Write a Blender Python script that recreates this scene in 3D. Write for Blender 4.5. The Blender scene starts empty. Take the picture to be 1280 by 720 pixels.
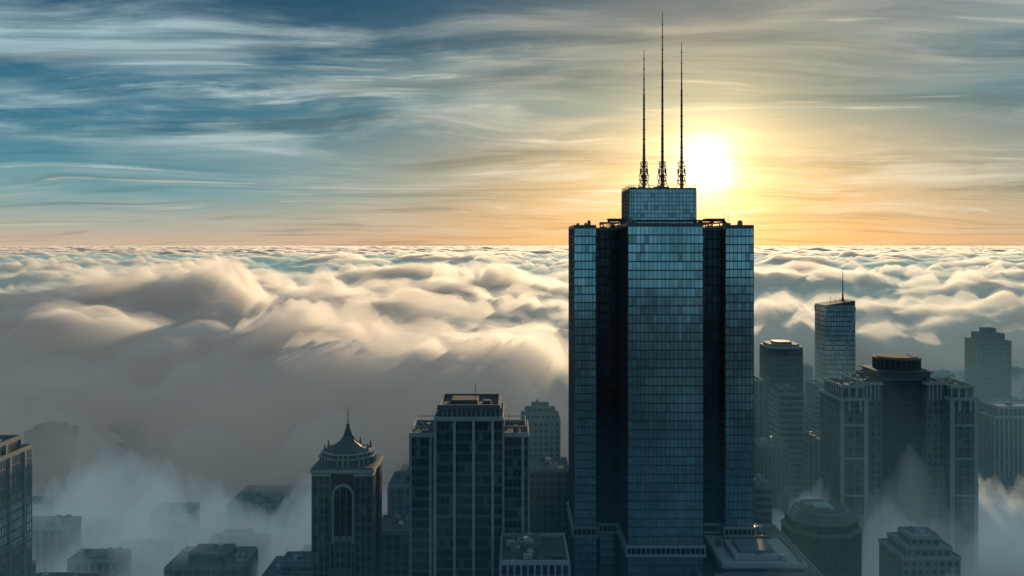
import bpy, math, random
import numpy as np
from mathutils import Vector
random.seed(7)
F=1108.0; HC=180.0; HY=306.0
def PX(px,D): return (px-640.0)*D/F
def PZ(py,D): return HC-(py-HY)*D/F
sc=bpy.context.scene
sc.view_settings.view_transform='Standard'; sc.view_settings.look='None'; sc.view_settings.exposure=0
# ---------------- camera
cam=bpy.data.cameras.new('camera'); co=bpy.data.objects.new('camera',cam); sc.collection.objects.link(co)
co.location=(0,0,HC); co.rotation_euler=(math.radians(90),0,0)
cam.sensor_width=36; cam.lens=36*F/1280; cam.shift_y=-(360-HY)/1280; cam.clip_end=200000; cam.clip_start=1
sc.camera=co
# ---------------- sun
SAZ=math.atan2(882-640,F); SEL=math.atan2(HY-208,F/math.cos(SAZ))
SD=Vector((math.sin(SAZ)*math.cos(SEL),math.cos(SAZ)*math.cos(SEL),math.sin(SEL)))
sl=bpy.data.lights.new('sun','SUN'); so=bpy.data.objects.new('sun',sl); sc.collection.objects.link(so)
sl.energy=5.0; sl.angle=math.radians(0.5); sl.color=(1.0,0.71,0.40)
so.rotation_euler=(-SD).to_track_quat('-Z','Y').to_euler(); so.location=(0,0,400)
# ---------------- node helper
class NT:
    def __init__(s,nt): s.nt=nt; s.n=nt.nodes; s.l=nt.links; s.n.clear()
    def add(s,t,ins=None,**kw):
        nd=s.n.new(t)
        for k,v in kw.items(): setattr(nd,k,v)
        if ins:
            for k,v in ins.items():
                if isinstance(v,bpy.types.NodeSocket): s.l.new(v,nd.inputs[k])
                else: nd.inputs[k].default_value=v
        return nd
    def m(s,op,a,b=0.0,c=None,clamp=False):
        ins={0:a,1:b}
        if c is not None: ins[2]=c
        return s.add('ShaderNodeMath',ins,operation=op,use_clamp=clamp).outputs[0]
    def vm(s,op,a,b=None,scale=None):
        ins={0:a}
        if b is not None: ins[1]=b
        nd=s.add('ShaderNodeVectorMath',ins,operation=op)
        if scale is not None:
            if isinstance(scale,bpy.types.NodeSocket): s.l.new(scale,nd.inputs['Scale'])
            else: nd.inputs['Scale'].default_value=scale
        return nd
    def mix(s,f,a,b,bt='MIX'):
        nd=s.n.new('ShaderNodeMix'); nd.data_type='RGBA'; nd.blend_type=bt
        for i,v in ((0,f),(6,a),(7,b)):
            if isinstance(v,bpy.types.NodeSocket): s.l.new(v,nd.inputs[i])
            else: nd.inputs[i].default_value=v
        return nd.outputs[2]
    def ss(s,x,a,b,lo=0.0,hi=1.0):
        nd=s.add('ShaderNodeMapRange',{0:x,1:a,2:b,3:lo,4:hi}); nd.interpolation_type='SMOOTHSTEP'; return nd.outputs[0]
    def ramp(s,x,stops):
        nd=s.n.new('ShaderNodeValToRGB'); s.l.new(x,nd.inputs[0]); e=nd.color_ramp.elements
        e[0].position=stops[0][0]; e[0].color=(*stops[0][1],1); e[1].position=stops[-1][0]; e[1].color=(*stops[-1][1],1)
        for p,c in stops[1:-1]: k=e.new(p); k.color=(*c,1)
        return nd.outputs[0]
# ---------------- world
w=bpy.data.worlds.new('World'); sc.world=w; w.use_nodes=True
t=NT(w.node_tree)
sky=t.add('ShaderNodeTexSky',sky_type='NISHITA'); sky.sun_disc=False; sky.sun_elevation=SEL; sky.sun_rotation=SAZ
sky.altitude=200; sky.air_density=1.0; sky.dust_density=1.0; sky.ozone_density=2.0
tc=t.add('ShaderNodeTexCoord').outputs['Generated']
d=t.vm('NORMALIZE',tc).outputs[0]
sx=t.add('ShaderNodeSeparateXYZ',{0:d}); dz=sx.outputs[2]
dot=t.vm('DOT_PRODUCT',d,tuple(SD)).outputs['Value']
dotc=t.m('MAXIMUM',dot,0.0)
zz=t.m('ADD',t.m('MAXIMUM',dz,0.0),0.07)
px=t.m('DIVIDE',sx.outputs[0],zz); py=t.m('DIVIDE',sx.outputs[1],zz)
P=t.add('ShaderNodeCombineXYZ',{0:px,1:py,2:0.0}).outputs[0]
warp=t.add('ShaderNodeTexNoise',{'Vector':P,'Scale':0.35,'Detail':2.0,'Roughness':0.45})
wv=t.vm('SCALE',t.vm('SUBTRACT',warp.outputs['Color'],(0.5,0.5,0.5)).outputs[0],scale=2.6).outputs[0]
Pw=t.vm('ADD',P,wv).outputs[0]
def layer(rot,scx,scy,scale,det,rough,a,b,loc=(0,0,0),dist=0.0,src=None):
    mp=t.add('ShaderNodeMapping',{'Vector':src or Pw,'Location':loc,'Rotation':(0,0,rot),'Scale':(scx,scy,1)})
    n=t.add('ShaderNodeTexNoise',{'Vector':mp.outputs[0],'Scale':scale,'Detail':det,'Roughness':rough,'Distortion':dist})
    return t.ss(n.outputs['Fac'],a,b)
veil=layer(0.24,0.62,0.80,1.0,9,0.60,0.43,0.62,(3.1,1.7,0))
patchy=layer(0.1,0.34,0.46,1.0,3,0.5,0.38,0.56,(8.1,4.7,0))
fib=layer(0.30,0.42,2.2,1.6,10,0.64,0.42,0.66,(7.3,2.2,0),0.1)
fib2=layer(-0.34,0.34,2.0,1.2,10,0.64,0.48,0.68,(2.3,5.2,0),0.1)
wisp=layer(-0.08,0.44,1.6,1.15,9,0.60,0.575,0.66,(4.3,9.2,0),0.25)
g1=t.m('POWER',dotc,17.0); g2=t.m('POWER',dotc,60.0); g3=t.m('POWER',dotc,360.0); g4=t.m('POWER',dotc,2900.0)
cov=t.m('ADD',t.m('MULTIPLY',veil,0.58),t.m('MULTIPLY',fib,t.m('ADD',t.m('MULTIPLY',veil,0.50),0.10)))
cov=t.m('MULTIPLY',cov,t.m('ADD',t.m('MULTIPLY',patchy,0.80),0.26))
cov=t.m('ADD',cov,t.m('MULTIPLY',fib2,t.m('MULTIPLY',patchy,0.34)))
# a clearer belt of sky low down, away from the sun
belt=t.m('ADD',t.ss(dz,0.07,0.13,0.30,1.0),t.m('MULTIPLY',g1,0.8),clamp=True)
cov=t.m('MULTIPLY',cov,belt)
cov=t.m('ADD',cov,t.m('MULTIPLY',wisp,0.66),clamp=True)
cov=t.m('MULTIPLY',cov,t.ss(dz,0.0,0.05,0.40,1.0))
clear=t.ramp(dz,[(0.0,(.68,.49,.35)),(0.022,(.44,.45,.39)),(0.055,(.13,.35,.40)),(0.13,(.030,.18,.27)),(0.25,(.006,.070,.14)),(1.0,(.02,.08,.16))])
back=t.ramp(dz,[(0.0,(.18,.38,.47)),(0.06,(.15,.38,.50)),(0.25,(.06,.21,.33)),(1.0,(.02,.08,.17))])
clear=t.mix(t.ss(dot,-0.2,0.6,1.0,0.0),clear,back)
warm=t.ramp(dz,[(0.0,(.94,.45,.13)),(0.04,(.94,.50,.16)),(0.09,(.68,.48,.24)),(0.15,(.24,.34,.30)),(0.28,(.03,.12,.18)),(1.0,(.02,.07,.14))])
grad=t.mix(t.m('MULTIPLY',g1,0.95),clear,warm)
ccol=t.mix(t.m('MULTIPLY',g1,0.95),(.36,.52,.56,1),(1.0,.82,.54,1))
ccol=t.mix(t.ss(dz,0.02,0.12,0.6,0.0),ccol,(.80,.64,.44,1))
skyc=t.mix(cov,grad,ccol)
def addg(c,g,col):
    v=t.vm('SCALE',col,scale=g).outputs[0]
    return t.vm('ADD',c,v).outputs[0]
skyc=addg(skyc,g2,(.36,.21,.05)); skyc=addg(skyc,g3,(.85,.60,.26)); skyc=addg(skyc,g4,(2.8,2.4,1.5))
dk=layer(0.12,0.30,1.5,1.25,8,0.6,0.48,0.68,(12.3,1.2,0),0.1)
skyc=t.vm('SCALE',skyc,scale=t.m('SUBTRACT',1.0,t.m('MULTIPLY',dk,0.28))).outputs[0]
sk10=t.vm('SCALE',skyc,scale=10.0).outputs[0]
nish=t.vm('MULTIPLY',sky.outputs[0],(0.40,0.45,0.55)).outputs[0]
fin=t.mix(0.10,sk10,nish)
bg=t.add('ShaderNodeBackground',{'Color':fin,'Strength':0.1})
o=t.add('ShaderNodeOutputWorld',{'Surface':bg.outputs[0]})
# ---------------- materials
def mat(name): 
    m=bpy.data.materials.new(name); m.use_nodes=True; return m,NT(m.node_tree)
def m_solid(name,col,rough=0.8,var=0.25,scale=0.15,metal=0.0):
    m,t=mat(name)
    tc=t.add('ShaderNodeTexCoord').outputs['Object']
    n=t.add('ShaderNodeTexNoise',{'Vector':tc,'Scale':scale,'Detail':6.0,'Roughness':0.6})
    mp=t.add('ShaderNodeMapping',{'Vector':tc,'Scale':(1.5,1.5,0.06)})
    n2=t.add('ShaderNodeTexNoise',{'Vector':mp.outputs[0],'Scale':1.0,'Detail':4.0})
    f=t.m('ADD',t.m('MULTIPLY',n.outputs['Fac'],var*2),t.m('MULTIPLY',n2.outputs['Fac'],var*1.4))
    f=t.m('ADD',f,1-var*1.7)
    rnd=t.add('ShaderNodeNewGeometry').outputs['Random Per Island']
    f=t.m('MULTIPLY',f,t.m('ADD',t.m('MULTIPLY',rnd,0.25),0.87))
    c=t.vm('SCALE',col[:3],scale=f).outputs[0]
    b=t.add('ShaderNodeBsdfPrincipled',{'Base Color':c,'Roughness':rough,'Metallic':metal})
    t.add('ShaderNodeOutputMaterial',{'Surface':b.outputs[0]}); return m
def m_glass(name,col,rough=0.12,metal=0.75,blind=0.12,var=0.4,bc=(0.20,0.22,0.21)):
    m,t=mat(name)
    rnd=t.add('ShaderNodeNewGeometry').outputs['Random Per Island']
    r2=t.add('ShaderNodeTexWhiteNoise',{'W':rnd},noise_dimensions='1D').outputs['Value']
    tc=t.add('ShaderNodeTexCoord').outputs['Object']
    n=t.add('ShaderNodeTexNoise',{'Vector':tc,'Scale':0.05,'Detail':3.0})
    f=t.m('ADD',t.m('MULTIPLY',rnd,var),1-var/2)
    f=t.m('MULTIPLY',f,t.m('ADD',t.m('MULTIPLY',n.outputs['Fac'],1.8),0.1))  # broad noise in the glass colour imitates soft sky reflections
    c=t.vm('SCALE',col[:3],scale=f).outputs[0]
    isb=t.m('MULTIPLY',t.m('GREATER_THAN',r2,1-blind),0.6)
    c2=t.mix(isb,c,(*bc,1))
    b=t.add('ShaderNodeBsdfPrincipled',{'Base Color':c2,'Roughness':t.m('ADD',t.m('MULTIPLY',r2,0.08),rough),'Metallic':t.m('SUBTRACT',metal,t.m('MULTIPLY',isb,metal*0.7))})
    t.add('ShaderNodeOutputMaterial',{'Surface':b.outputs[0]}); return m
M={}
M['glass_teal']=m_glass('curtain_glass',(0.29,0.46,0.51),0.10,0.85,0.04,0.24)
M['glass_dark']=m_glass('dark_glass',(0.025,0.04,0.05),0.18,0.6,0.0)
M['glass_win']=m_glass('window_glass',(0.06,0.09,0.11),0.12,0.6,0.12)
M['glass_blue']=m_glass('blue_glass',(0.28,0.42,0.47),0.12,0.75,0.04,0.3)
M['mull']=m_solid('dark_mullion',(0.045,0.062,0.072),0.5,0.2)
M['black']=m_solid('black_louvre',(0.011,0.014,0.017),0.6,0.2)
M['alu']=m_solid('aluminium_trim',(0.30,0.35,0.38),0.45,0.2,metal=0.4)
M['stone']=m_solid('limestone',(0.235,0.26,0.275))
M['stone_d']=m_solid('grey_granite',(0.075,0.095,0.11))
M['conc']=m_solid('concrete',(0.135,0.16,0.175))
M['roof']=m_solid('roof_gravel',(0.062,0.074,0.082),0.95,0.35,0.08)
M['roof_l']=m_solid('roof_membrane',(0.27,0.305,0.32),0.8,0.3,0.08)
M['steel']=m_solid('galvanised_steel',(0.10,0.10,0.11),0.5,0.2,metal=0.5)
M['rust']=m_solid('antenna_paint',(0.05,0.045,0.045),0.5,0.2)
M['copper']=m_solid('slate_roof',(0.05,0.066,0.076),0.6,0.3)
M['asphalt']=m_solid('asphalt',(0.05,0.05,0.052),0.9,0.3,0.03)
M['white']=m_solid('road_paint',(0.7,0.7,0.7),0.8,0.2)
M['ground']=m_solid('paving',(0.07,0.08,0.086),0.9,0.3,0.03)
MK=list(M.keys()); MI={k:i for i,k in enumerate(MK)}
# ---------------- mesh builder
BF=[(0,3,2,1),(4,5,6,7),(0,1,5,4),(1,2,6,5),(2,3,7,6),(3,0,4,7)]
class MB:
    def __init__(s): s.v=[]; s.f=[]; s.m=[]
    def hexa(s,pts,k):
        b=len(s.v); s.v+=pts
        for q in BF: s.f.append(tuple(b+i for i in q)); s.m.append(MI[k])
    def box(s,x0,x1,y0,y1,z0,z1,k):
        s.hexa([(x0,y0,z0),(x1,y0,z0),(x1,y1,z0),(x0,y1,z0),(x0,y0,z1),(x1,y0,z1),(x1,y1,z1),(x0,y1,z1)],k)
    def fb(s,fr,u0,u1,n0,n1,z0,z1,k):
        (ox,oy),(ux,uy),(nx,ny)=fr
        def p(u,n,z): return (ox+ux*u+nx*n,oy+uy*u+ny*n,z)
        s.hexa([p(u0,n1,z0),p(u1,n1,z0),p(u1,n0,z0),p(u0,n0,z0),p(u0,n1,z1),p(u1,n1,z1),p(u1,n0,z1),p(u0,n0,z1)],k)
    def cyl(s,cx,cy,r0,r1,z0,z1,seg,k,rot=0.0,cap=True):
        b=len(s.v)
        for r,z in ((r0,z0),(r1,z1)):
            for i in range(seg):
                a=rot+2*math.pi*i/seg; s.v.append((cx+r*math.cos(a),cy+r*math.sin(a),z))
        for i in range(seg):
            j=(i+1)%seg; s.f.append((b+i,b+j,b+seg+j,b+seg+i)); s.m.append(MI[k])
        if cap:
            s.f.append(tuple(b+seg+i for i in range(seg))); s.m.append(MI[k])
            s.f.append(tuple(b+i for i in reversed(range(seg)))); s.m.append(MI[k])
    def bar(s,p,q,r,k):
        p=Vector(p);q=Vector(q); dd=(q-p).normalized(); a=dd.orthogonal().normalized(); c=dd.cross(a)
        pts=[]
        for o in (p,q):
            for sa,sb in ((-1,-1),(1,-1),(1,1),(-1,1)): pts.append(tuple(o+a*sa*r+c*sb*r))
        s.hexa(pts,k)
    def quad(s,a,b,c,d,k):
        i=len(s.v); s.v+=[a,b,c,d]; s.f.append((i,i+1,i+2,i+3)); s.m.append(MI[k])
    def facade(s,p0,p1,z0,z1,fh=4.0,bw=2.0,pw=0.25,pd=0.2,sh=0.8,sd=0.1,glass='glass_teal',pier='mull',span='mull',jit=0.003,big=0,bigw=0.8,bigd=0.5,bigk='alu'):
        L=math.hypot(p1[0]-p0[0],p1[1]-p0[1])
        if L<0.5: return
        u=((p1[0]-p0[0])/L,(p1[1]-p0[1])/L); n=(u[1],-u[0]); fr=(p0,u,n)
        nb=max(1,round(L/bw)); b=L/nb; nf=max(1,round((z1-z0)/fh)); h=(z1-z0)/nf
        def p(uu,nn,z): return (p0[0]+u[0]*uu+n[0]*nn,p0[1]+u[1]*uu+n[1]*nn,z)
        for j in range(nf):
            for i in range(nb):
                ju=random.gauss(0,jit)*b; jz=random.gauss(0,jit)*h
                s.quad(p(i*b,-ju,z0+j*h),p((i+1)*b,ju,z0+j*h),p((i+1)*b,ju+jz,z0+(j+1)*h),p(i*b,-ju+jz,z0+(j+1)*h),glass)
        for j in range(nf+1):
            c=z0+j*h; a0=max(z0,c-sh/2); a1=min(z1-0.03,c+sh/2)
            s.fb(fr,0.02,L-0.02,-0.3,sd,a0,a1,span)
        for i in range(nb+1):
            c=i*b; wd=pw; dp=pd; kk=pier
            if big and i%big==0: wd=bigw; dp=bigd; kk=bigk
            s.fb(fr,max(0,c-wd/2),min(L,c+wd/2),-0.25,dp,z0,z1+0.01,kk)
    def block(s,x0,x1,y0,y1,z0,z1,roof='roof',par=1.1,cor=0.35,cork='conc',clut=6,core='black',**st):
        s.box(x0+0.45,x1-0.45,y0+0.45,y1-0.45,z0,z1-0.02,core)
        s.facade((x0,y0),(x1,y0),z0,z1,**st); s.facade((x1,y0),(x1,y1),z0,z1,**st)
        s.facade((x1,y1),(x0,y1),z0,z1,**st); s.facade((x0,y1),(x0,y0),z0,z1,**st)
        s.roofcap(x0,x1,y0,y1,z1,roof,par,cor,cork,clut)
    def roofcap(s,x0,x1,y0,y1,z1,roof='roof',par=1.1,cor=0.35,cork='conc',clut=6):
        s.box(x0-cor,x1+cor,y0-cor,y1+cor,z1+0.02,z1+0.5,cork)
        s.box(x0+0.5,x1-0.5,y0+0.5,y1-0.5,z1+0.5,z1+0.56,roof)
        t_=0.35; a=cor*0.6
        zt=z1+0.5
        s.box(x0-a,x1+a,y0-a,y0-a+t_,zt,zt+par,cork); s.box(x0-a,x1+a,y1+a-t_,y1+a,zt,zt+par,cork)
        s.box(x0-a,x0-a+t_,y0-a+t_,y1+a-t_,zt,zt+par,cork); s.box(x1+a-t_,x1+a,y0-a+t_,y1+a-t_,zt,zt+par,cork)
        W=x1-x0; D=y1-y0
        for i in range(clut):
            sx_=random.uniform(1.0,max(1.1,min(4,W*0.18))); sy_=random.uniform(1.0,max(1.1,min(4,D*0.18))); hh=random.uniform(0.8,2.6)
            cx=random.uniform(x0+1.5+sx_/2,x1-1.5-sx_/2); cy=random.uniform(y0+1.5+sy_/2,y1-1.5-sy_/2)
            zb=z1+0.5+0.01*i
            s.box(cx-sx_/2,cx+sx_/2,cy-sy_/2,cy+sy_/2,zb,zb+hh,random.choice(['alu','conc','steel','roof_l']))
            if random.random()<0.5: s.cyl(cx,cy,min(sx_,sy_)*0.35,min(sx_,sy_)*0.35,zb+hh,zb+hh+0.4,10,'steel')
            if random.random()<0.3: s.bar((cx,cy,zb+hh),(cx,cy,zb+hh+random.uniform(2,5)),0.06,'steel')
    def build(s,name,loc=(0,0,0),rz=0.0):
        me=bpy.data.meshes.new(name); me.from_pydata(s.v,[],s.f)
        used=sorted(set(s.m)); rm={o:i for i,o in enumerate(used)}
        for u_ in used: me.materials.append(M[MK[u_]])
        me.polygons.foreach_set('material_index',[rm[i] for i in s.m]); me.update()
        ob=bpy.data.objects.new(name,me); ob.location=loc; ob.rotation_euler=(0,0,rz); sc.collection.objects.link(ob); return ob
CUR=dict(fh=3.6,bw=1.7,pw=0.16,pd=0.12,sh=0.55,sd=0.06,glass='glass_teal',pier='mull',span='mull')
MAS=dict(fh=3.8,bw=3.4,pw=1.5,pd=0.3,sh=1.5,sd=0.15,glass='glass_win',pier='stone',span='stone',jit=0.004)
RIB=dict(fh=3.8,bw=2.4,pw=0.7,pd=0.6,sh=1.0,sd=0.1,glass='glass_win',pier='conc',span='stone_d',jit=0.004)
BAN=dict(fh=3.8,bw=3.0,pw=0.2,pd=0.05,sh=1.7,sd=0.2,glass='glass_win',pier='mull',span='conc',jit=0.005)
DRK=dict(fh=4.0,bw=2.4,pw=0.3,pd=0.25,sh=0.7,sd=0.1,glass='glass_dark',pier='black',span='black',jit=0.003)

# ---------------- main skyscraper
def skyscraper():
    b=MB(); zt=187.3; zb=58.0
    x0,x1=26.9,104.7
    b.facade((36.2,389),(92.7,389),zb,zt-1,**DRK)
    b.facade((92.7,426),(36.2,426),zb,zt-1,**DRK)
    b.box(34,95,389.6,425.4,zb,zt-1.2,'black')
    b.roofcap(36.6,92.3,391,424,zt-1.1,clut=14,par=0.8,cor=0.0)
    for a,c in ((x0,36.4),(92.5,x1)):
        b.block(a,c,384,420,zb,zt,clut=4,cork='mull',par=0.8,cor=0.12,**CUR)
    cx0,cx1=47.1,77.65
    b.box(cx0+.5,cx1-.5,360.5,431.5,zb,zt-0.1,'black')
    b.facade((cx0,360),(cx1,360),zb,zt+0.3,**CUR)
    b.facade((cx1,432),(cx0,432),zb,zt+0.3,**CUR)
    b.facade((cx0,388.7),(cx0,360),zb,zt+0.3,**DRK); b.facade((cx1,360),(cx1,388.7),zb,zt+0.3,**DRK)
    b.facade((cx0,432),(cx0,426.4),zb,zt+0.3,**DRK); b.facade((cx1,426.4),(cx1,432),zb,zt+0.3,**DRK)
    b.roofcap(cx0,cx1,360,432,zt+0.35,clut=10,cork='mull',par=0.7,cor=0.12)
    g0,g1=41.0,90.5
    for yy in (376,379.5,412,415.5):
        b.box(g0,g1,yy,yy+0.7,zt+2.6,zt+3.3,'black')
    for xx in (g0,g0+5,g0+10,g1-10.5,g1-5.5,g1-0.6):
        b.box(xx,xx+0.5,375,417,zt+1.9,zt+2.58,'black')
        for yy in (377,385,400,413): b.box(xx+.05,xx+.45,yy,yy+.4,zt-1,zt+1.88,'steel')
    b.box(g0,g0+7,377,384,zt+3.31,zt+3.9,'black'); b.box(g1-8,g1,377,384,zt+3.31,zt+3.9,'black')
    kx0,kx1,ky0,ky1=50.4,79.2,379,409; kz0=zt+0.9; kz1=203.8
    K=dict(fh=1.7,bw=1.5,pw=0.12,pd=0.1,sh=0.22,sd=0.05,glass='glass_blue',pier='mull',span='mull')
    ch=1.6
    pts=[(kx0+ch,ky0),(kx1-ch,ky0),(kx1,ky0+ch),(kx1,ky1-ch),(kx1-ch,ky1),(kx0+ch,ky1),(kx0,ky1-ch),(kx0,ky0+ch)]
    for i in range(8): b.facade(pts[i],pts[(i+1)%8],kz0,kz1,**K)
    b.box(kx0+.5,kx1-.5,ky0+ch,ky1-ch,kz0,kz1-.1,'black'); b.box(kx0+ch,kx1-ch,ky0+.5,ky1-.5,kz0,kz1-.12,'black')
    cc=len(b.v); b.v+=[(x,y,kz1+0.03) for x,y in pts]+[(x,y,kz1+.6) for x,y in pts]
    b.f.append(tuple(cc+8+i for i in range(8))); b.m.append(MI['roof'])
    for i in range(8): j=(i+1)%8; b.f.append((cc+i,cc+j,cc+8+j,cc+8+i)); b.m.append(MI['mull'])
    for i in range(8):
        p=pts[i];q=pts[(i+1)%8]; n=max(2,int(math.hypot(p[0]-q[0],p[1]-q[1])/2))
        b.bar((*p,kz1+1.7),(*q,kz1+1.7),0.06,'steel')
        for k in range(n):
            f=k/n; x=p[0]+(q[0]-p[0])*f; y=p[1]+(q[1]-p[1])*f; b.bar((x,y,kz1+.5),(x,y,kz1+1.75),0.05,'steel')
    for i in range(16):
        x=random.uniform(kx0+3,kx1-3); y=random.uniform(ky0+3,ky1-3); s=random.uniform(.4,1.4)
        b.box(x-s,x+s,y-s,y+s,kz1+.55,kz1+.6+random.uniform(.6,1.8),random.choice(['alu','steel','conc']))
    for pxx,pyt in ((805,62),(828,15),(852,53)):
        D=394; X=PX(pxx,D); zt2=PZ(pyt,D); z0=kz1+.6; H=zt2-z0
        b.cyl(X,D,0.75,0.55,z0,z0+H*0.33,10,'rust'); b.cyl(X,D,0.5,0.42,z0+H*.33,z0+H*.68,10,'rust'); b.cyl(X,D,0.33,0.13,z0+H*.68,zt2,8,'rust')
        for k in range(1,14):
            z=z0+H*k/14; r=0.9-0.55*k/14; b.cyl(X,D,r,r,z,z+0.3,10,'steel')
        zc0,zc1=z0+2.2,z0+12.5; r0,r1=2.1,1.5; n=6
        ring=[]
        for lv in range(6):
            f=lv/5; z=zc0+(zc1-zc0)*f; r=(r0 if lv<3 else r1)*(0.55 if lv==0 else 1)
            ring.append([(X+r*math.cos(i*math.pi/3),D+r*math.sin(i*math.pi/3),z) for i in range(n)])
            for i in range(n): b.bar(ring[-1][i],ring[-1][(i+1)%n],0.08,'rust')
            for i in range(0,n,2): b.bar(ring[-1][i],(X,D,z),0.08,'rust')
        for lv in range(5):
            for i in range(n):
                b.bar(ring[lv][i],ring[lv+1][i],0.08,'rust')
                if (i+lv)%2==0: b.bar(ring[lv][i],ring[lv+1][(i+1)%n],0.06,'rust')
        for i in range(3):
            a=i*2.1+.4; b.bar((X+3.2*math.cos(a),D+3.2*math.sin(a),z0),(X,D,z0+9),0.1,'steel')
            b.box(X+1.7*math.cos(a)-.35,X+1.7*math.cos(a)+.35,D+1.7*math.sin(a)-.2,D+1.7*math.sin(a)+.2,z0+7,z0+9.5,'alu')
    def band(xa,xb,ya,yb,z0,z1):
        b.box(xa,xb,ya,yb,z0,z0+1.0,'alu'); b.box(xa+.5,xb-.5,ya+.5,yb-.5,z0+1.0,z1-1.0,'glass_dark'); b.box(xa,xb,ya,yb,z1-1.0,z1,'alu')
        x=xa
        while x<xb: b.box(x,x+.3,ya+.1,ya+.6,z0+1.0,z1-1.0,'alu'); x+=2.0
        y=ya
        while y<yb: b.box(xa+.1,xa+.6,y,y+.3,z0+1.0,z1-1.0,'alu'); b.box(xb-.6,xb-.1,y,y+.3,z0+1.0,z1-1.0,'alu'); y+=2.0
    for (a,c,e,g) in ((x0-.8,37.6,383.2,421),(91.5,x1+.8,383.2,421),(46.2,78.5,359.1,433),(37.6,46.2,388,421),(78.5,91.5,388,421)):
        band(a,c,e,g,53.5,58.0)
        b.block(a+.9,c-.9,e+.9,g-.9,0,53.4,clut=0,**CUR)
    b.block(76,124,340,420,0,46,clut=22,cork='alu',cor=0.8,**dict(BAN,span='stone_d'))
    b.block(84,116,352,385,46.6,52,clut=4,cork='stone',cor=1.0,roof='roof_l',**dict(BAN,fh=2.7))
    b.box(90,110,358,378,52.7,54.4,'roof_l'); b.box(93,107,361,375,54.4,55.6,'conc')
    return b.build('skyscraper')
skyscraper()

# ---------------- other towers
def centred(pxl,pxr,D): 
    a,c=PX(pxl,D),PX(pxr,D); return (a+c)/2,(c-a)
def spired():
    D=330; cx,W=centred(391,465,D); h=W/2; b=MB(); z=PZ(590,D)
    st=dict(fh=3.6,bw=2.1,pw=0.6,pd=0.5,sh=1.1,sd=0.12,glass='glass_win',pier='stone_d',span='mull',jit=.004)
    for sx_ in (-1,1):
        for sy_ in (-1,1):
            xa,xb=sorted((sx_*h,sx_*(h-6.4))); ya,yb=sorted((sy_*h,sy_*(h-6.4)))
            b.block(xa,xb,ya,yb,0,z-1.5,clut=0,par=.6,cork='stone',cor=.5,**st)
    b.block(-h+1.6,h-1.6,-h+1.6,h-1.6,0,z-26,clut=0,**dict(st,span='stone_d'))
    b.block(-h+1.9,h-1.9,-h+1.9,h-1.9,z-26,z-1.4,clut=0,**DRK)
    for q in range(4):
        a=q*math.pi/2; ca,sa=math.cos(a),math.sin(a)
        def R(x,y,zz): return (x*ca-y*sa,x*sa+y*ca,zz)
        yf=-h+1.1; r=3.4; zc=z-9
        for k in range(10):
            a0=math.pi*k/10; a1=math.pi*(k+1)/10
            pts=[]
            for yy in (yf-.35,yf+1.4):
                for rr,aa in ((r,a0),(r+.8,a0),(r+.8,a1),(r,a1)): pts.append(R(rr*math.cos(aa),yy,zc+rr*math.sin(aa)))
            b.hexa(pts,'stone')
        for s_ in (-1,1):
            xs=sorted((s_*r,s_*(r+.8))); P8=[]
            for zz in (z-27,zc):
                for x,y in ((xs[0],yf-.35),(xs[1],yf-.35),(xs[1],yf+1.4),(xs[0],yf+1.4)): P8.append(R(x,y,zz))
            b.hexa(P8,'stone')
        for x in (-1.2,1.2):
            P8=[]
            for zz in (z-27,zc+3):
                for xx,y in ((x-.2,yf),(x+.2,yf),(x+.2,yf+.6),(x-.2,yf+.6)): P8.append(R(xx,y,zz))
            b.hexa(P8,'stone_d')
    b.box(-h-.9,h+.9,-h-.9,h+.9,z-.2,z+.9,'stone'); b.box(-h-.4,h+.4,-h-.4,h+.4,z+.9,z+1.6,'stone_d')
    for (r,za,zb_) in ((h*.98,z+1.6,z+4.0),(h*.90,z+4.2,z+5.6)):
        b.cyl(0,0,r,r,za,zb_,8,'mull',math.pi/8)
        b.cyl(0,0,r+.6,r+.6,zb_,zb_+.35,8,'stone',math.pi/8)
        for i in range(32):
            a=i*math.pi/16; b.cyl(r*.97*math.cos(a),r*.97*math.sin(a),.3,.3,za,zb_,6,'stone')
    prof=[(h*.84,z+6.0),(h*.52,z+7.2),(h*.28,z+9.0),(h*.14,z+11.2),(h*.07,z+13.4),(0.25,z+15.0)]
    for (r0,z0),(r1,z1) in zip(prof,prof[1:]): b.cyl(0,0,r0,r1,z0,z1,8,'copper',math.pi/8)
    for i in range(8):
        a=math.pi/8+i*math.pi/4
        for (r0,z0),(r1,z1) in zip(prof,prof[1:]): b.bar((r0*math.cos(a),r0*math.sin(a),z0),(r1*math.cos(a),r1*math.sin(a),z1),.16,'stone_d')
        b.cyl(h*.8*math.cos(a),h*.8*math.sin(a),.5,.1,z+6,z+9,6,'stone_d')
    b.cyl(0,0,.7,.7,z+15,z+15.6,8,'copper'); b.cyl(0,0,.22,.08,z+15.6,PZ(515,D),6,'rust')
    b.build('spired_tower',(cx,D+h,0))
spired()
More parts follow.
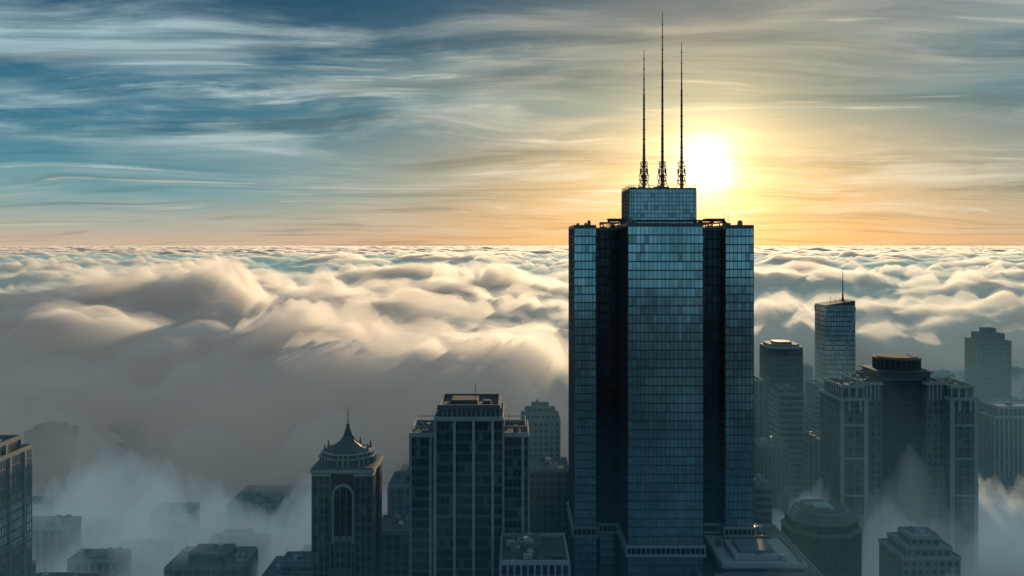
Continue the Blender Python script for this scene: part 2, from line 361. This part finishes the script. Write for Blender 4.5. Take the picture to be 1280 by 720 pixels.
def slab_tower():
    D=330; b=MB(); cx,W=centred(512,660,D); h=W/2
    zc=PZ(526,D); zw=PZ(548,D)
    st=dict(fh=3.9,bw=1.75,pw=0.35,pd=0.25,sh=1.2,sd=0.12,glass='glass_win',pier='mull',span='stone_d',jit=.004,big=4,bigw=1.0,bigd=.8,bigk='stone')
    b.block(-h,-h+9.5,0,24,0,zw,clut=3,cork='stone',cor=.6,**st)
    b.block(h-9.5,h,0,24,0,zw,clut=3,cork='stone',cor=.6,**st)
    b.block(-h+9.6,h-9.6,-2.6,26,0,zc,clut=0,cork='stone',cor=.7,**st)
    for (xa,xb) in ((-h+.6,-h+9),(h-9,h-.6)):
        for i in range(8):
            x=xa+(xb-xa)*i/7; b.box(x-.12,x+.12,.2,.45,zw+1.6,zw+3.8,'stone')
        b.box(xa,xb,.1,.5,zw+3.8,zw+4.1,'stone'); b.box(xa,xb,20,20.4,zw+3.8,zw+4.1,'stone')
        for xx in (xa,xb-.3):
            b.box(xx,xx+.3,.5,20,zw+3.82,zw+4.08,'stone')
    x0,x1=-h+10.4,h-10.4; z2=zc+4.0
    b.box(x0,x1,-1.4,24,zc+.6,z2,'mull'); b.box(x0-.4,x1+.4,-1.8,24.4,z2,z2+.6,'stone_d')
    for i in range(14):
        x=x0+(x1-x0)*i/13; b.box(x-.15,x+.15,-1.55,-1.38,zc+1.2,z2-.02,'stone')
    b.box(x0+1.2,x1-1.2,0,22.8,z2+.6,z2+.7,'roof'); 
    for (a,c,e,g) in ((x0,x1,-1.4,-.6),(x0,x1,23.2,24),(x0,x0+.8,-.6,23.2),(x1-.8,x1,-.6,23.2)): b.box(a,c,e,g,z2+.6,z2+1.7,'stone_d')
    b.box(-7,3,6,16,z2+.71,z2+2.2,'roof'); b.box(5,8,6,9,z2+.71,z2+2,'steel'); b.bar((2,10,z2+2),(2,10,z2+8),.08,'steel')
    b.build('office_tower',(cx,D+2.6,0))
slab_tower()
def generic(name,pxl,pxr,pyt,D,depth,st,rz=0,tiers=(),clut=8,cork='conc',roof='roof',mast=None,cor=.35):
    cx,W=centred(pxl,pxr,D); h=W/2; z=PZ(pyt,D); b=MB()
    b.block(-h,h,-depth/2,depth/2,0,z,clut=clut,cork=cork,roof=roof,cor=cor,**st)
    zz=z+.6
    for (f,dh,k) in tiers:
        b.block(-h*f,h*f,-depth/2*f,depth/2*f,zz,zz+dh,clut=3,cork=cork,cor=cor,roof=roof,**dict(st,fh=min(st['fh'],dh)))
        zz+=dh+.6
    if mast: b.cyl(0,0,.5,.1,zz,zz+mast,6,'rust')
    return b.build(name,(cx,D+depth/2,0),rz)
generic('glass_office_tower',-110,-8,580,330,26,dict(CUR,glass='glass_blue',big=6,bigw=.6,bigd=.6,bigk='alu'),tiers=((.8,3.6,0),),clut=10)
generic('stepped_tower',652,700,527,540,26,dict(MAS,pier='conc',span='conc'),tiers=((.8,3,0),(.45,3,0)),clut=3)
generic('apartment_tower',660,712,590,440,24,dict(MAS,pier='stone_d',span='stone_d'),clut=5)
generic('low_office_building',626,711,706,300,28,dict(RIB,pier='alu'),clut=16,cork='alu',roof='roof')
def rounded():
    D=640; cx,W=centred(962,1006,D); z=PZ(434,D); h=W/2; b=MB()
    ch=5; y1=30
    pts=[(-h+ch,0),(h-ch,0),(h,ch),(h,y1-ch),(h-ch,y1),(-h+ch,y1),(-h,y1-ch),(-h,ch)]
    st=dict(fh=3.9,bw=1.8,pw=.5,pd=.35,sh=1.0,sd=.1,glass='glass_win',pier='stone_d',span='stone_d',jit=.004)
    for i in range(8): b.facade(pts[i],pts[(i+1)%8],0,z-7,**st); b.facade(pts[i],pts[(i+1)%8],z-6.9,z-1.2,**dict(DRK,fh=6))
    b.box(-h+.5,h-.5,ch,y1-ch,0,z-1.3,'black'); b.box(-h+ch,h-ch,.5,y1-.5,0,z-1.32,'black')
    for s_,z0,z1,k in ((1.0,z-1.2,z,'stone'),(.86,z,z+1.6,'conc'),(.5,z+1.6,z+3,'mull')):
        c=len(b.v); P2=[(x*s_,(y-y1/2)*s_+y1/2) for x,y in pts]
        b.v+=[(x,y,z0) for x,y in P2]+[(x,y,z1) for x,y in P2]; b.f.append(tuple(c+8+i for i in range(8))); b.m.append(MI[k])
        for i in range(8): j=(i+1)%8; b.f.append((c+i,c+j,c+8+j,c+8+i)); b.m.append(MI[k])
    b.build('rounded_office_tower',(cx,D,0))
rounded()
def braced():
    D=740; cx,W=centred(1032,1069,D); z=PZ(381,D); h=W/2; b=MB()
    st=dict(fh=4,bw=2.2,pw=.3,pd=.15,sh=.9,sd=.08,glass='glass_blue',pier='mull',span='mull',jit=.004)
    b.box(-h+.5,h-.5,.5,25.5,0,z-3,'black')
    for p,q in (((-h,0),(h,0)),((h,0),(h,26)),((h,26),(-h,26)),((-h,26),(-h,0))): b.facade(p,q,0,z-2,**st)
    b.box(-h,h,0,26,z-1.95,z-1.0,'alu')
    b.hexa([(-h,0,z-1),(h,0,z-1),(h,26,z-1),(-h,26,z-1),(-h,0,z-.5),(h,0,z+3.5),(h,26,z+3.5),(-h,26,z-.5)],'mull')
    for yy in (-.35,26.35):
        for k in range(12):
            f0,f1=k/12,(k+1)/12
            def cv(f,s_): return s_*h*(0.2+.8*(2*abs(f-.45))**1.5)
            for s_ in (-1,1):
                b.bar((max(-h,min(h,cv(f0,s_))),yy,z-110+108*f0),(max(-h,min(h,cv(f1,s_))),yy,z-110+108*f1),.5,'alu')
    b.cyl(h*.55,13,1.2,.7,z+2,z+8,8,'steel'); b.cyl(h*.55,13,.6,.12,z+8,PZ(335,D),8,'rust')
    for x in (0,4,-4): b.bar((x,12,z),(x,12,z+6),.12,'steel')
    b.build('braced_skyscraper',(cx,D,0))
braced()
generic('office_block',974,1004,494,560,22,BAN,clut=6,tiers=((.6,2.5,0),))
generic('office_block',1017,1034,482,680,18,BAN,clut=3)
generic('office_block',936,954,478,600,24,dict(MAS,pier='conc',span='stone_d'),clut=3)
generic('office_block',950,985,560,520,22,RIB,clut=8)
generic('office_block',992,1036,552,600,24,dict(MAS,pier='conc',span='stone_d'),clut=8)
generic('office_block',945,965,610,470,22,BAN,clut=8)
generic('apartment_tower',1226,1264,428,850,30,dict(MAS,bw=4,fh=4.2,pier='stone_d',span='stone_d'),tiers=((.72,6,0),(.35,4,0)),clut=3,cork='stone_d')
generic('ribbed_office_tower',1243,1330,523,560,30,dict(RIB,pier='stone',pw=.9,bw=3,span='mull'),tiers=((.8,5,0),),clut=14,roof='roof_l',cork='stone',cor=.8)
def complex_():
    D=480; cx,W=centred(1050,1222,D); b=MB(); z=PZ(482,D)
    st=dict(fh=4.2,bw=3.6,pw=1.5,pd=.35,sh=1.5,sd=.15,glass='glass_win',pier='stone_d',span='stone_d',jit=.004)
    st2=dict(st,pier='stone',span='stone_d',pw=1.2)
    h=W/2
    for s_ in (-1,1):
        xa,xb=sorted((s_*h,s_*(h-15)))
        b.block(xa,xb,0,30,0,z-8,clut=6,cork='stone',cor=1.0,**st)
        b.block(xa+1.5,xb-1.5,1.5,28,z-7.4,z-1.5,clut=3,cork='stone',cor=.8,**st2)
        for x in (xa,xb-2.2): b.box(x-.1,x+2.3,-.7,1.4,0,z-8.05,'stone')
        for x in (xa+4,xa+10): b.box(x,x+1.2,-1.6,-.36,z-14,z-8.1,'stone')
        for zz in (z-22,z-40,z-60): b.box(xa+2.4,xb-2.4,-.9,-.37,zz,zz+1.1,'stone')
        xa,xb=sorted((s_*(h-15.3),s_*(h-25)))
        b.block(xa,xb,6,38,0,z-.5,clut=4,cork='stone',cor=.9,**st)
        for x in np.arange(xa+1,xb-1,2.2): b.box(x,x+.9,5.4,5.95,z-9,z-.6,'stone')
    b.block(-h+25.3,h-25.3,10,42,0,z+1,clut=6,cork='mull',cor=.6,**dict(DRK,bw=3,glass='glass_dark'))
    dx=5
    b.box(-h+22+dx,h-22+dx-2,14,38,z+1.8,z+5,'mull'); b.box(-h+21+dx,h-21+dx-2,13,39,z+5,z+5.8,'stone_d')
    b.cyl(dx,27,12.5,12.5,z+5.8,z+11.5,28,'black'); b.cyl(dx,27,13.2,13.2,z+11.5,z+12.4,28,'mull'); b.cyl(dx,27,11,11,z+12.4,z+12.9,28,'roof')
    for i in range(28):
        a=i*2*math.pi/28; b.cyl(dx+12.6*math.cos(a),27+12.6*math.sin(a),.3,.3,z+5.8,z+11.5,6,'mull')
    b.build('palatial_office_complex',(cx,D,0))
complex_()
def octo():
    D=405; cx,W=centred(994,1092,D); r=W/2; b=MB(); z=PZ(668,D)
    def ring(r,z0,z1,k,st=None,seg=8):
        pts=[(r*math.cos(math.pi/8+i*math.pi/4),r*math.sin(math.pi/8+i*math.pi/4)) for i in range(8)]
        if st:
            for i in range(8): b.facade(pts[i],pts[(i+1)%8],z0,z1,**st)
            b.cyl(0,0,r-.5,r-.5,z0,z1-.02,8,'black',math.pi/8)
        else: b.cyl(0,0,r,r,z0,z1,8,k,math.pi/8)
    ring(r,0,z-2,'',DRK); ring(r+.7,z-2,z-1,'stone_d'); ring(r-1.5,z-1,z+2.6,'',dict(DRK,fh=3.6)); ring(r-1,z+2.6,z+3.4,'stone_d')
    b.cyl(0,0,r-2,r-5,z+3.4,z+6.5,8,'mull',math.pi/8); ring(r-4.6,z+6.5,z+7.3,'conc'); b.cyl(0,0,r-6,r-6,z+7.3,z+7.8,8,'roof',math.pi/8)
    b.box(-4.5,4.5,-4,4,z+7.8,z+8.6,'roof_l')
    for i in range(7):
        x=random.uniform(-7,7);y=random.uniform(-7,7); b.box(x-1,x+1,y-.7,y+.7,z+7.8,z+8.9+.01*i,'alu')
    b.build('octagonal_hall',(cx,D+r,0))
octo()
generic('low_office_building',1128,1200,700,420,26,dict(MAS,pier='conc',span='conc'),tiers=((.78,3.5,0),(.5,3.2,0)),clut=12,cork='stone',roof='roof_l',cor=.7)
generic('apartment_tower',30,78,543,610,22,BAN,clut=6,tiers=((.6,3,0),))
generic('office_block',150,250,640,600,40,BAN,clut=20)
generic('office_block',285,370,632,560,42,dict(RIB,bw=4),clut=24,roof='roof')
generic('office_block',470,512,668,400,24,dict(MAS,pier='stone_d',span='stone_d'),clut=6)

# ---------------- low rise city
variants=[]
for i in range(10):
    b=MB(); W=random.uniform(16,34); L=random.uniform(16,34); z=random.uniform(9,30)
    st=dict(random.choice([MAS,BAN,RIB,BAN]),bw=4,fh=3.6)
    if st['pier']=='stone': st['pier']='conc'; st['span']='stone_d'
    if i%3==0:
        b.block(-W/2,W/2,-L/2,0,0,z,clut=9,roof=random.choice(['roof','roof_l']),cork=random.choice(['conc','stone']),**st)
        b.block(-W/2,W*.1,0.8,L/2,0,z*.75,clut=5,roof='roof',cork='conc',**st)
    else:
        b.block(-W/2,W/2,-L/2,L/2,0,z,clut=14,roof='roof',cork=random.choice(['conc','stone','stone_d']),**st)
        if i%2: b.block(-W/4,W/4,-L/4,L/4,z+.6,z+4,clut=2,**dict(st,fh=3.4))
    ob=b.build('low_rise_building'); variants.append(ob.data); bpy.data.objects.remove(ob)
occ=[(o.location.x,o.location.y,26+o.dimensions.x/2) for o in sc.objects if o.type=='MESH' and o.name!='skyscraper']+[(66,400,62),(110,380,45)]
cnt=0
for gy in range(8,28):
    for gx in range(-22,24):
        x=gx*46+ (gx//3)*10; y=gy*44+(gy//3)*12-40
        if abs(x)>y*0.72+80: continue
        if any(math.hypot(x-ox,y-oy)<r for ox,oy,r in occ): continue
        ob=bpy.data.objects.new('low_rise_building',random.choice(variants)); ob.location=(x+random.uniform(-3,3),y+random.uniform(-3,3),0)
        ob.rotation_euler=(0,0,random.choice([0,math.pi/2,math.pi])); s=random.uniform(.85,1.15); ob.scale=(s,s,random.uniform(.7,1.35)); sc.collection.objects.link(ob); cnt+=1
print('lowrise',cnt)
b=MB(); b.quad((-90000,-3000,0),(90000,-3000,0),(90000,120000,0),(-90000,120000,0),'ground'); b.build('ground')
b=MB()
for gy in range(2,10):
    y=gy*3*44+gy*12-40-28; b.quad((-1500,y-6,.012),(1500,y-6,.012),(1500,y+6,.012),(-1500,y+6,.012),'asphalt')
    for k in range(-120,120): b.quad((k*12,y-.1,.02),(k*12+5,y-.1,.02),(k*12+5,y+.1,.02),(k*12,y+.1,.02),'white')
for gx in range(-8,9):
    x=gx*148-28; b.quad((x-6,200,.016),(x+6,200,.016),(x+6,1400,.016),(x-6,1400,.016),'asphalt')
b.build('road')

# ---------------- noise in numpy
rs=np.random.RandomState(3); PERM=rs.permutation(512); GA=rs.rand(512)*2*np.pi; GX=np.cos(GA); GY=np.sin(GA)
def perlin(x,y):
    xi=np.floor(x).astype(int); yi=np.floor(y).astype(int); xf=x-xi; yf=y-yi
    def g(ix,iy,fx,fy):
        h=PERM[(PERM[ix%512]+iy)%512]; return GX[h]*fx+GY[h]*fy
    u=xf**3*(xf*(xf*6-15)+10); v=yf**3*(yf*(yf*6-15)+10)
    a=g(xi,yi,xf,yf); b_=g(xi+1,yi,xf-1,yf); c=g(xi,yi+1,xf,yf-1); d_=g(xi+1,yi+1,xf-1,yf-1)
    return (a+(b_-a)*u)*(1-v)+(c+(d_-c)*u)*v
def sst(x,a,b_):
    t_=np.clip((x-a)/(b_-a),0,1); return t_*t_*(3-2*t_)
def cloudh(x,y):
    wx=x+70*perlin(x/310+5,y/240)+26*perlin(x/95,y/80+9)+9*perlin(x/38,y/34+2); wy=y+60*perlin(x/280,y/260+17)+22*perlin(x/85+7,y/75)+8*perlin(x/30,y/36+6)
    r=np.hypot(x,y)
    h=84+38*perlin(wx/900+3,wy/520+8)+26*np.clip(r/9000,0,1)*perlin(wx/5200,wy/3600)
    h=h+24*(1-sst(r,800,2200))*(1-sst(x,0,250))
    puff=0.55+1.0*sst(perlin(x/260+31,y/200+4),-.35,.35)
    big=0.55+0.9*sst(perlin(x/1500+11,y/900+14),-.4,.4)
    for lam,amp,sd in ((360,50,1.5),(160,38,11.5),(78,26,21.5),(38,14,31.5),(19,7,41.5)):
        fade=np.clip((lam/(r*0.006))/4,0,1)
        fade=fade*(puff if lam<200 else big)
        h=h+amp*fade*(np.abs(perlin(wx/(lam*1.3)+sd,wy/(lam*.85)+sd*2))*1.9-0.42)
    return h
def front(x,y):
    e=430+sst(x,-20,330)*480+150*perlin(x/170+2,y/150)+80*perlin(x/70,y/60+4)+36*perlin(x/32,y/28+1)
    return sst(y,e,e+330)**0.8
def grid_mesh(name,X,Y,Z,mt):
    nr,nc=X.shape; v=np.stack([X,Y,Z],-1).reshape(-1,3)
    idx=np.arange(nr*nc).reshape(nr,nc)
    f=np.stack([idx[:-1,:-1],idx[:-1,1:],idx[1:,1:],idx[1:,:-1]],-1).reshape(-1,4)
    me=bpy.data.meshes.new(name); me.vertices.add(len(v)); me.vertices.foreach_set('co',v.astype(np.float32).ravel())
    me.loops.add(f.size); me.loops.foreach_set('vertex_index',f.astype(np.int32).ravel())
    me.polygons.add(len(f)); me.polygons.foreach_set('loop_start',np.arange(0,f.size,4,dtype=np.int32)); me.polygons.foreach_set('loop_total',np.full(len(f),4,dtype=np.int32))
    me.update(calc_edges=True); me.validate(); me.polygons.foreach_set('use_smooth',np.ones(len(f),dtype=bool)); me.materials.append(mt)
    ob=bpy.data.objects.new(name,me); sc.collection.objects.link(ob); return ob
mc,t=mat('cloud_core')
b_=t.add('ShaderNodeBsdfDiffuse',{'Color':(0.88,0.9,0.92,1)}); t.add('ShaderNodeOutputMaterial',{'Surface':b_.outputs[0]})
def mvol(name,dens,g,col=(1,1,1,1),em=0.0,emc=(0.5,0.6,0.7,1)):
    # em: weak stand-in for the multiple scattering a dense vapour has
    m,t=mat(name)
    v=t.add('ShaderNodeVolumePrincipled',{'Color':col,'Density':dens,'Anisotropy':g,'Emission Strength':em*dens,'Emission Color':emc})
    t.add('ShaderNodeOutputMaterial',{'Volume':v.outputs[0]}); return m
rows=[];y=300.0
while y<70000: rows.append(y); y*=1.0052
rows=np.array(rows); cols=np.linspace(-1.1,1.1,740)
Y=np.repeat(rows[:,None],len(cols),1); X=Y*cols[None,:]*1.0
h=cloudh(X,Y); fr=front(X,Y)
mid=4*fr*(1-fr)
ridge=(1-np.abs(perlin(X/150+.18*perlin(X/50,Y/50)+40,Y/85+X/400+7))*3.0)
ridge2=(1-np.abs(perlin(X/62+19,Y/40+X/200+3))*2.6)
top=h*fr-50*(1-fr)+mid*(38*np.clip(ridge,-.6,1)+18*np.clip(ridge2,-.6,1))
cloud_root=bpy.data.objects.new('cloud_bank',None); sc.collection.objects.link(cloud_root)
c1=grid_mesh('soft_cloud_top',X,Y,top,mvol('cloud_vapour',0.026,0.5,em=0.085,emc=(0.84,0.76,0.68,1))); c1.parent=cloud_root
c2=grid_mesh('dense_cloud_body',X,Y,top-42-90*(1-fr),mc); c2.parent=cloud_root
nearf=np.clip(1.6-np.hypot(X,Y)/3500,0,1)
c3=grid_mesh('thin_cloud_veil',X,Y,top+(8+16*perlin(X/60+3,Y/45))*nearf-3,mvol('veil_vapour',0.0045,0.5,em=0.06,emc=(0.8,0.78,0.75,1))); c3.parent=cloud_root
def patch(x0,x1,y0,y1,zb,amp,seed,dens):
    xs=np.linspace(x0,x1,240); ys=np.linspace(y0,y1,150); X,Y=np.meshgrid(xs,ys)
    wn=np.clip((1-((X-(x0+x1)/2)/((x1-x0)/2))**2),0,1)*np.clip((1-((Y-(y0+y1)/2)/((y1-y0)/2))**2),0,1)
    n=perlin(X/80+seed,Y/60+seed)*1.6+np.abs(perlin(X/34+seed,Y/28))*1.2+.6*np.abs(perlin(X/14,Y/13+seed))+.3*np.abs(perlin(X/7,Y/6+seed))
    Z=(zb+amp*n)*np.sqrt(wn)-6
    return grid_mesh('low_fog',X,Y,Z,dens)
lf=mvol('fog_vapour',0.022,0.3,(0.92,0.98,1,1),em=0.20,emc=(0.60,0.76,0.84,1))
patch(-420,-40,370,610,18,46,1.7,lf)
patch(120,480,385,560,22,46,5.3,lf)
def hz(z1,d,name):
    hb=MB(); hb.box(-4000,4000,120,7000,-5,z1,'conc'); ho=hb.build('haze'); ho.data.materials.clear(); ho.data.materials.append(mvol(name,d,0.1,(0.36,0.78,1.0,1)))
hz(112,0.0006,'haze_air'); hz(42,0.0012,'street_haze_air')
